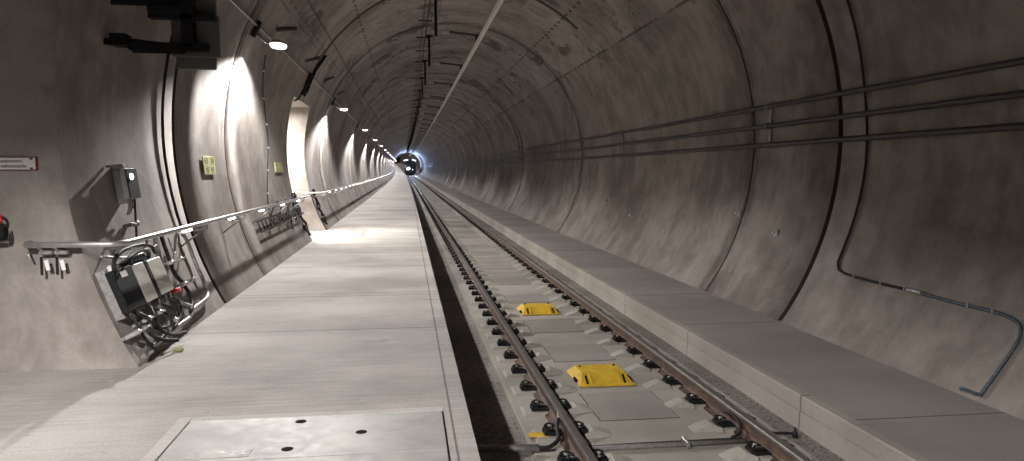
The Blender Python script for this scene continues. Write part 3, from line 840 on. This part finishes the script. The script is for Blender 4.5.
b = MB(); b.tube([P(-2.2, .94, Y0), P(-1.9, .90, Y0)], .03, 'black', 8); b.build('stub', t)
b = MB(); pbox(b, -1.84, -1.38, 1.10, 1.145, .10, 'black'); pbox(b, -1.84, -1.60, 1.13, 1.20, .16, 'black', Y0, .02); b.build('upper_arm', t)
b = MB(); pbox(b, -1.615, -1.53, .90, 1.30, .10, 'black'); b.build('post', t)
b = MB(); pbox(b, -1.69, -1.355, .835, 1.13, .04, 'dpanel', Y0+.12); b.build('main_panel', t)
b = MB(); pbox(b, -1.66, -1.385, .745, .835, .05, 'dpanel', Y0+.20); b.build('lower_panel', t)
b = MB(); pbox(b, -1.67, -1.375, 1.13, 1.40, .04, 'dpanel', Y0+.18); b.build('upper_panel', t)
b = MB(); b.tube([P(-2.35, 1.22, Y0), P(-1.6, 1.22, Y0)], .035, 'black', 8); b.build('upper_stub', t)

# water point sign and valve on the niche end wall
YW = 6.15
def text_obj(s, size, loc, rot, mat, parent, name, align='RIGHT', ext=.0012):
    cu = bpy.data.curves.new('txt', 'FONT'); cu.body = s; cu.size = size; cu.extrude = ext; cu.align_x = align
    o = bpy.data.objects.new('txt', cu); COL.objects.link(o)
    dg = bpy.context.evaluated_depsgraph_get(); me = bpy.data.meshes.new_from_object(o.evaluated_get(dg))
    bpy.data.objects.remove(o); me.materials.clear(); me.materials.append(M[mat])
    ob = bpy.data.objects.new(name, me); COL.objects.link(ob); ob.parent = parent
    ob.location = Vector(loc)-Vector(parent['_o']); ob.rotation_euler = rot
    return ob
zs = zc(.06)
t = thing('water_point_sign', 'white red-bordered text sign at the left edge on the niche end wall', 'sign', (-2.98, YW, zs))
b = MB(); b.box((-3.0, YW-.012, zs), (.42, .008, .104), 'redink', None, .002); b.build('red_border', t)
b = MB(); b.box((-3.006, YW-.018, zs), (.40, .006, .090), 'white', None, .002); b.build('plate', t)
text_obj('Löschwasserent-', .037, (-2.885, YW-.022, zs+.008), (R(90), 0, 0), 'ink', t, 'text_line')
text_obj('nahmestelle', .037, (-2.868, YW-.022, zs-.030), (R(90), 0, 0), 'ink', t, 'text_line')
for zz in (.036, -.036):
    b = MB(); b.box((-2.832, YW-.022, zs+zz), (.02, .004, .014), 'redink'); b.build('corner_mark', t)
t = thing('hydrant_valve', 'red handwheel valve with black coupling at the left edge of the niche wall', 'valve', (-3.05, YW, zc(-.43)))
b = MB(); b.tube([(-3.16, YW+.02, zc(-.47)), (-3.16, YW-.16, zc(-.47))], .05, 'pipe', 12); b.build('inlet', t)
b = MB(); b.lathe((-3.22, YW-.16, zc(-.50)), (1, 0, 0), [(.06, 0), (.085, .03), (.085, .10), (.05, .14), (.02, .16), (.016, .22)], 'black', 14); b.build('body', t)
b = MB(); b.lathe((-3.0, YW-.16, zc(-.455)), (1, 0, .03), [(.018, -.12), (.018, 0), (.035, .006), (.055, .012), (.055, .026), (.03, .032)], 'black', 16); b.build('coupling', t)
b = MB()
hc = Vector((-3.055, YW-.16, zc(-.345)))
b.tube([hc+Vector((.055*math.cos(a), .0, .055*math.sin(a))) for a in [2*math.pi*j/20 for j in range(21)]], .011, 'red', 8)
for j in range(5):
    a = 2*math.pi*j/5; b.tube([hc, hc+Vector((.052*math.cos(a), 0, .052*math.sin(a)))], .007, 'red', 6)
b.lathe(hc+Vector((0, .03, 0)), (0, -1, 0), [(.016, 0), (.016, .05)], 'red', 10); b.build('handwheel', t)
# tagged hooks below the handrail end
t = thing('tagged_hooks', 'silver hooks with two black straps and white tags under the handrail end', 'hooks', (-2.72, YW, HZ))
yk = 6.10
b = MB(); b.tube(smooth_path([(-2.88, YW, HZ-.05), (-2.86, yk-.03, HZ-.07), (-2.84, yk-.03, HZ-.13)]), .008, 'steel', 6); b.build('side_hook', t)
for x in (-2.755, -2.645):
    b = MB(); b.tube(smooth_path([(x, YW, HZ-.06), (x, yk-.02, HZ-.075), (x, yk-.06, HZ-.04), (x, 6.00, HZ-.02)]), .010, 'steel', 6); b.box((x+.02, yk-.02, HZ-.065), (.10, .05, .03), 'dullsteel', None, .006); o = b.build('hook', t)
    b = MB(); b.box((x-.005, yk-.05, HZ-.165), (.018, .012, .14), 'black', None, .003); b.build('strap', o)
    b = MB(); b.box((x+.032, yk-.045, HZ-.16), (.03, .003, .08), 'white', (Vector((.97, 0, .2)), Vector((0, 1, 0)), Vector((-.2, 0, .97)))); b.build('paper_tag', o)

# luminous signs on the left lining
def lum_sign(a, y, wy, hh, label):
    c, nn, yy, uu = frame_at(a, y); ax = (nn, yy, uu)
    t = thing('luminous_sign', label, 'sign', c)
    b = MB(); b.box(c+nn*.03, (.012, wy, hh), 'signg', ax, .003); b.build('plate', t)
    b = MB(); q = c+nn*.0375
    for sy in (-1, 1):
        for zz0 in (.25, -.25):
            g = [(0, .17, .05, .06), (0, .06, .09, .12), (-.08, .08, .05, .05), (.08, .02, .05, .05), (-.05, -.07, .05, .12), (.06, -.09, .06, .10), (0, -.185, .30, .03), (.14, .05, .03, .30)] if zz0*sy > 0 else \
                [(-.02, .12, .26, .04), (.08, .04, .05, .16), (-.06, -.02, .16, .05), (-.1, -.1, .05, .12), (.02, -.14, .18, .04), (-.13, .05, .04, .18)]
            for gy, gz, gw, gh in g:
                b.box(q+yy*(wy*(sy*.24+gy))+uu*(hh*(zz0+gz)), (.003, wy*gw, hh*gh), 'olive', ax)
    b.build('pictograms', t)
lum_sign(185.2, 10.35, .58, .24, 'yellow green luminous sign with pictograms, nearer one on left wall')
lum_sign(185.2, 15.7, .85, .20, 'pale yellow green luminous sign beside the lit niche')

# vertical clipped cable on left lining
pts = [on_ring(a, y, .025) for a, y in ((158.5, 13.1), (165, 13.6), (171, 14.25), (178, 14.75), (184, 14.6), (190, 14.2), (196, 13.75), (199, 13.6))]
t = thing('clipped_cable', 'thin cable with white clips curving down the left wall before the lit niche', 'cable', pts[0])
b = MB(); b.tube(smooth_path(pts, 4), .009, 'cable', 6); b.build('sheath', t)
for a, y in ((162, 13.35), (168, 13.9), (174, 14.5), (180, 14.72), (186, 14.5), (192, 14.05)):
    b = MB(); b.box(on_ring(a, y, .03), (.02, .08, .025), 'white', None, .004); b.build('clip', t)
# cable ladder
t = thing('cable_ladder', 'short dark cable ladder on the left wall below the handrail', 'cable ladder', on_ring(199, 12.2))
for s in (-.09, .09):
    b = MB(); c1, nn, yy, uu = frame_at(199.2, 12.2); c2 = frame_at(199.0, 16.6)[0]
    b.tube([c1+nn*.08+uu*s, c2+nn*.08+uu*s], .014, 'pipe', 6); b.build('side_rail', t)
for k in range(15):
    y = 12.25+k*.31; c, nn, yy, uu = frame_at(199.1, y)
    b = MB(); b.tube([c+nn*.08-uu*.09, c+nn*.08+uu*.09], .014, 'pipe', 6); b.build('rung', t)
for i in range(3):
    b = MB(); y = 13.0+.9*i; b.tube(smooth_path([on_ring(199.5, y, .1), on_ring(197, y+.5, .1), on_ring(195.4, y+.9, .12), on_ring(194.6, y+1.2, .14)]), .017, 'cable', 6)
    tag(b.build('cable'), ['black cable rising from the ladder to the handrail, nearest', 'black cable rising from the ladder to the handrail, middle', 'black cable rising from the ladder to the handrail, farthest'][i], 'cable', 'cables rising from the cable ladder')
# cable looms down the edges of the lit niche
random.seed(7)
for (yy0, side, inset) in ((16.85, 'near', .05), (20.1, 'far', .05)):
    t = thing('cable_loom', 'black cable loom running down the %s edge of the lit niche to the floor' % side, 'cable loom', on_ring(206, yy0))
    for k in range(5):
        ph = random.random()*6
        pts = [on_ring(a, yy0-(.05*k if side == 'near' else -.05*k)+.03*math.sin(a*.9+ph), inset+.03*(k % 2)+.02*math.sin(a*1.3+ph)) for a in [193+i*1.3 for i in range(12)]]
        b = MB(); b.tube(smooth_path(pts, 3), .017, 'cable', 6); b.build('strand', t)
    for a in (196, 200, 204):
        b = MB(); c, nn, yy, uu = frame_at(a, yy0); b.box(c+nn*.06, (.11, .34, .04), 'pipe', (nn, yy, uu), .005); b.build('clamp', t)
for i, (a0, a1, y) in enumerate(((196, 203, 15.3), (195.5, 201, 16.1))):
    b = MB(); b.tube(smooth_path([on_ring(a0, y, .1), on_ring((a0+a1)/2, y+.12, .06), on_ring(a1, y-.05, .05)]), .02, 'cable', 6)
    tag(b.build('cable'), ['short black cable drooping below the ladder, left of the niche edge', 'short black cable drooping close to the near niche edge'][i], 'cable', 'drooping cables by the niche edge')
# junction box by the top of the niche
c, nn, yy, uu = frame_at(157.6, 17.7)
t = thing('cable_holder', 'dark looped cable holder above the lit niche at the end of the crown band', 'cable holder', c)
for q in (-.22, .22):
    b = MB(); b.tube(smooth_path([c+nn*.09+yy*q*.7+uu*.26, c+nn*.10+yy*q+uu*.1, c+nn*.10+yy*q-uu*.12, c+nn*.08+yy*q*.9-uu*.26]), .035, 'black', 8); b.build('side_cable', t)
for q in (-.2, .0, .2):
    b = MB(); b.tube([c+nn*.10-yy*.22+uu*q, c+nn*.10+yy*.22+uu*(q+.03)], .026, 'black', 8); b.build('rung', t)
b = MB(); b.tube(smooth_path([c+nn*.08-yy*.20-uu*.26, c+nn*.07-yy*.28-uu*.38, c+nn*.05-yy*.5-uu*.46]), .022, 'black', 8); b.build('tail', t)
b = MB(); b.tube([c+nn*.12+uu*.15+yy*.1, on_ring(152, 17.9, .09), on_ring(146, 18.2, .07)], .035, 'black', 8); b.build('hose', t)

# ================================================================== HATCHES IN THE WALKWAY
def hatch(name, x0, x1, ys, label, holes=(), plate=False):
    y0, y1 = ys[0], ys[-1]
    t = thing('floor_hatch', label, 'floor hatch', ((x0+x1)/2, (y0+y1)/2, 0))
    fr = .09; x0 += .015; x1 -= .0
    for (a, b_, c, d) in ((x0-fr, y0-fr, x0-.012, y1+fr), (x0-.012, y1+.012, x1+.012, y1+fr), (x0-.012, y0-fr, x1+.012, y0-.012)):
        b = MB(); b.box(((a+c)/2, (b_+d)/2, .003), (c-a, d-b_, .014), 'border', None, .004); b.build('concrete_border', t)
    b = MB(); b.box(((x0+x1)/2, (y0+y1)/2, .0015), (x1-x0+.02, y1-y0+.02, .004), 'near_black'); b.build('gap', t)
    for i in range(len(ys)-1):
        b = MB(); b.box(((x0+x1)/2, (ys[i]+ys[i+1])/2, .008), (x1-x0, ys[i+1]-ys[i]-.008, .012), 'hatch', None, .003); o = b.build('cover_plate', t)
        for hx, hy in holes:
            if ys[i] < hy < ys[i+1]:
                b = MB(); b.lathe((hx, hy, .0142), (0, 0, 1), [(.034, 0), (.034, .0012)], 'near_black', 16)
                b.build('lifting_hole', o)
    if plate:
        b = MB(); b.box((-1.04, 4.13, .0155), (.34, .11, .003), 'hatch', None, .001); b.build('embossed_plate', t)
        b = MB()
        for xx, w_ in ((-1.15, .04), (-1.09, .03), (-1.03, .05), (-.96, .03), (-.91, .03)):
            b.box((xx, 4.15, .0175), (w_, .012, .002), 'dullsteel'); b.box((xx, 4.11, .0175), (w_*.7, .012, .002), 'dullsteel')
        b.build('embossed_marks', t)
    return t
hatch('h', -1.36, .20, [3.2, 4.03, 4.72], 'worn steel floor hatch at the bottom of the picture with lifting holes', [(-.67, 4.62), (-.29, 4.38), (-.68, 4.16), (-.9, 3.6), (-.1, 3.5)], True)
t = thing('floor_hatch', 'pale floor hatch in the walkway in front of the lit niche', 'floor hatch', (-.5, 19, 0))
b = MB(); b.box((-.5, 19.1, .002), (1.6, 3.6, .004), 'kerb'); b.build('border', t)
b = MB(); b.box((-.42, 19.1, .006), (1.30, 3.2, .010), 'border', None, .003); b.build('cover_plate', t)
b = MB(); b.box((-1.14, 19.1, .006), (.09, 3.2, .005), 'pipe'); b.build('gap', t)

# ================================================================== TRAIN
YT = 214.0
o = bend((TX, YT, 0)); TXX, TZ = o.x, o.z+ZH
t = thing('train', 'dark train approaching at the far end with blazing white headlight', 'train', (TXX, YT, TZ))
def tsec(s, z0, z1, top):
    pts = []
    w = 1.62*s
    pts = [(-w*.8, z0), (w*.8, z0), (w, z0+.35), (w, z1-.8), (w*.86, z1-.25), (w*.5, z1), (-w*.5, z1), (-w*.86, z1-.25), (-w, z1-.8), (-w, z0+.35)]
    return pts
b = MB(); rings = []
for y, s, z0, z1 in ((0, .72, .5, 2.2), (.25, .88, .35, 3.0), (.8, .96, .3, 3.7), (1.6, 1, .25, 4.0), (16, 1, .25, 4.0)):
    rings.append([(TXX+x, YT+y, TZ+z) for x, z in tsec(s, z0, z1, 0)])
b.loft(rings, 'train', True, True); b.build('body', t)
b = MB(); b.hexa([(TXX-1.0, YT+.18, TZ+2.35), (TXX+1.0, YT+.18, TZ+2.35), (TXX+1.0, YT+.4, TZ+2.3), (TXX-1.0, YT+.4, TZ+2.3), (TXX-.85, YT+.58, TZ+3.35), (TXX+.85, YT+.58, TZ+3.35), (TXX+.85, YT+.9, TZ+3.35), (TXX-.85, YT+.9, TZ+3.35)], 'glass'); b.build('windscreen', t)
for x, z, r in ((-.42, 1.75, .30), (.75, 1.45, .10)):
    b = MB(); b.lathe((TXX+x, YT+.08, TZ+z), (0, -1, 0), [(r, -.1), (r, .12), (r*.6, .16)], 'headlight' if x < 0 else 'lens', 12); b.build('headlight', t)
for s in (-1, 1):
    b = MB(); q = s*.35
    b.box((TXX+s*1.15, YT+.8, TZ+4.15), (1.2, .15, .30), 'flood', (Vector((math.cos(q*(1 if s > 0 else .5)), 0, -math.sin(q*(1 if s > 0 else .5)))), Vector((0, 1, 0)), Vector((math.sin(q), 0, math.cos(q))))); b.build('roof_floodlight', t)
    b = MB(); b.box((TXX+s*.8, YT+.95, TZ+3.9), (.12, .12, .5), 'black'); b.build('floodlight_bracket', t)
b = MB(); b.box((TXX, YT+6, TZ+.25), (2.2, 11, .5), 'black', None, .05); b.build('undercarriage', t)
b = MB(); b.tube([(TXX-.5, YT+2, TZ+4.0), (TXX, YT+3, TZ+4.5), (TXX, YT+2.2, TZ+4.9)], .04, 'black', 6); b.build('pantograph', t)
for x, z, rx, rz, e, sz in ((-.42, 1.75, 90, 0, TRAIN_W*.5, 40), (-1.5, 4.3, 104, 14, TRAIN_W*3, 66), (1.5, 4.3, 98, -18, TRAIN_W*3.6, 66)):
    l = bpy.data.lights.new('train_and_fill_light', 'SPOT'); l.energy = e; l.color = (.42, .58, 1); l.spot_size = R(sz); l.spot_blend = .6; l.shadow_soft_size = .1
    q = bpy.data.objects.new('train_and_fill_light', l); COL.objects.link(q); q.location = (TXX+x, YT-.3, TZ+z)
    q.rotation_euler = (R(rx), 0, R(180+rz))

l = bpy.data.lights.new('train_and_fill_light', 'POINT'); l.energy = TRAIN_W*1.6; l.color = (.42, .58, 1); l.shadow_soft_size = .3  # unseen fill light, added to lift the dark bore behind the train
q = bpy.data.objects.new('train_and_fill_light', l); COL.objects.link(q); q.location = (TXX, YT+14, TZ+4.9)

for o in bpy.data.objects:
    if '_o' in o: del o['_o']
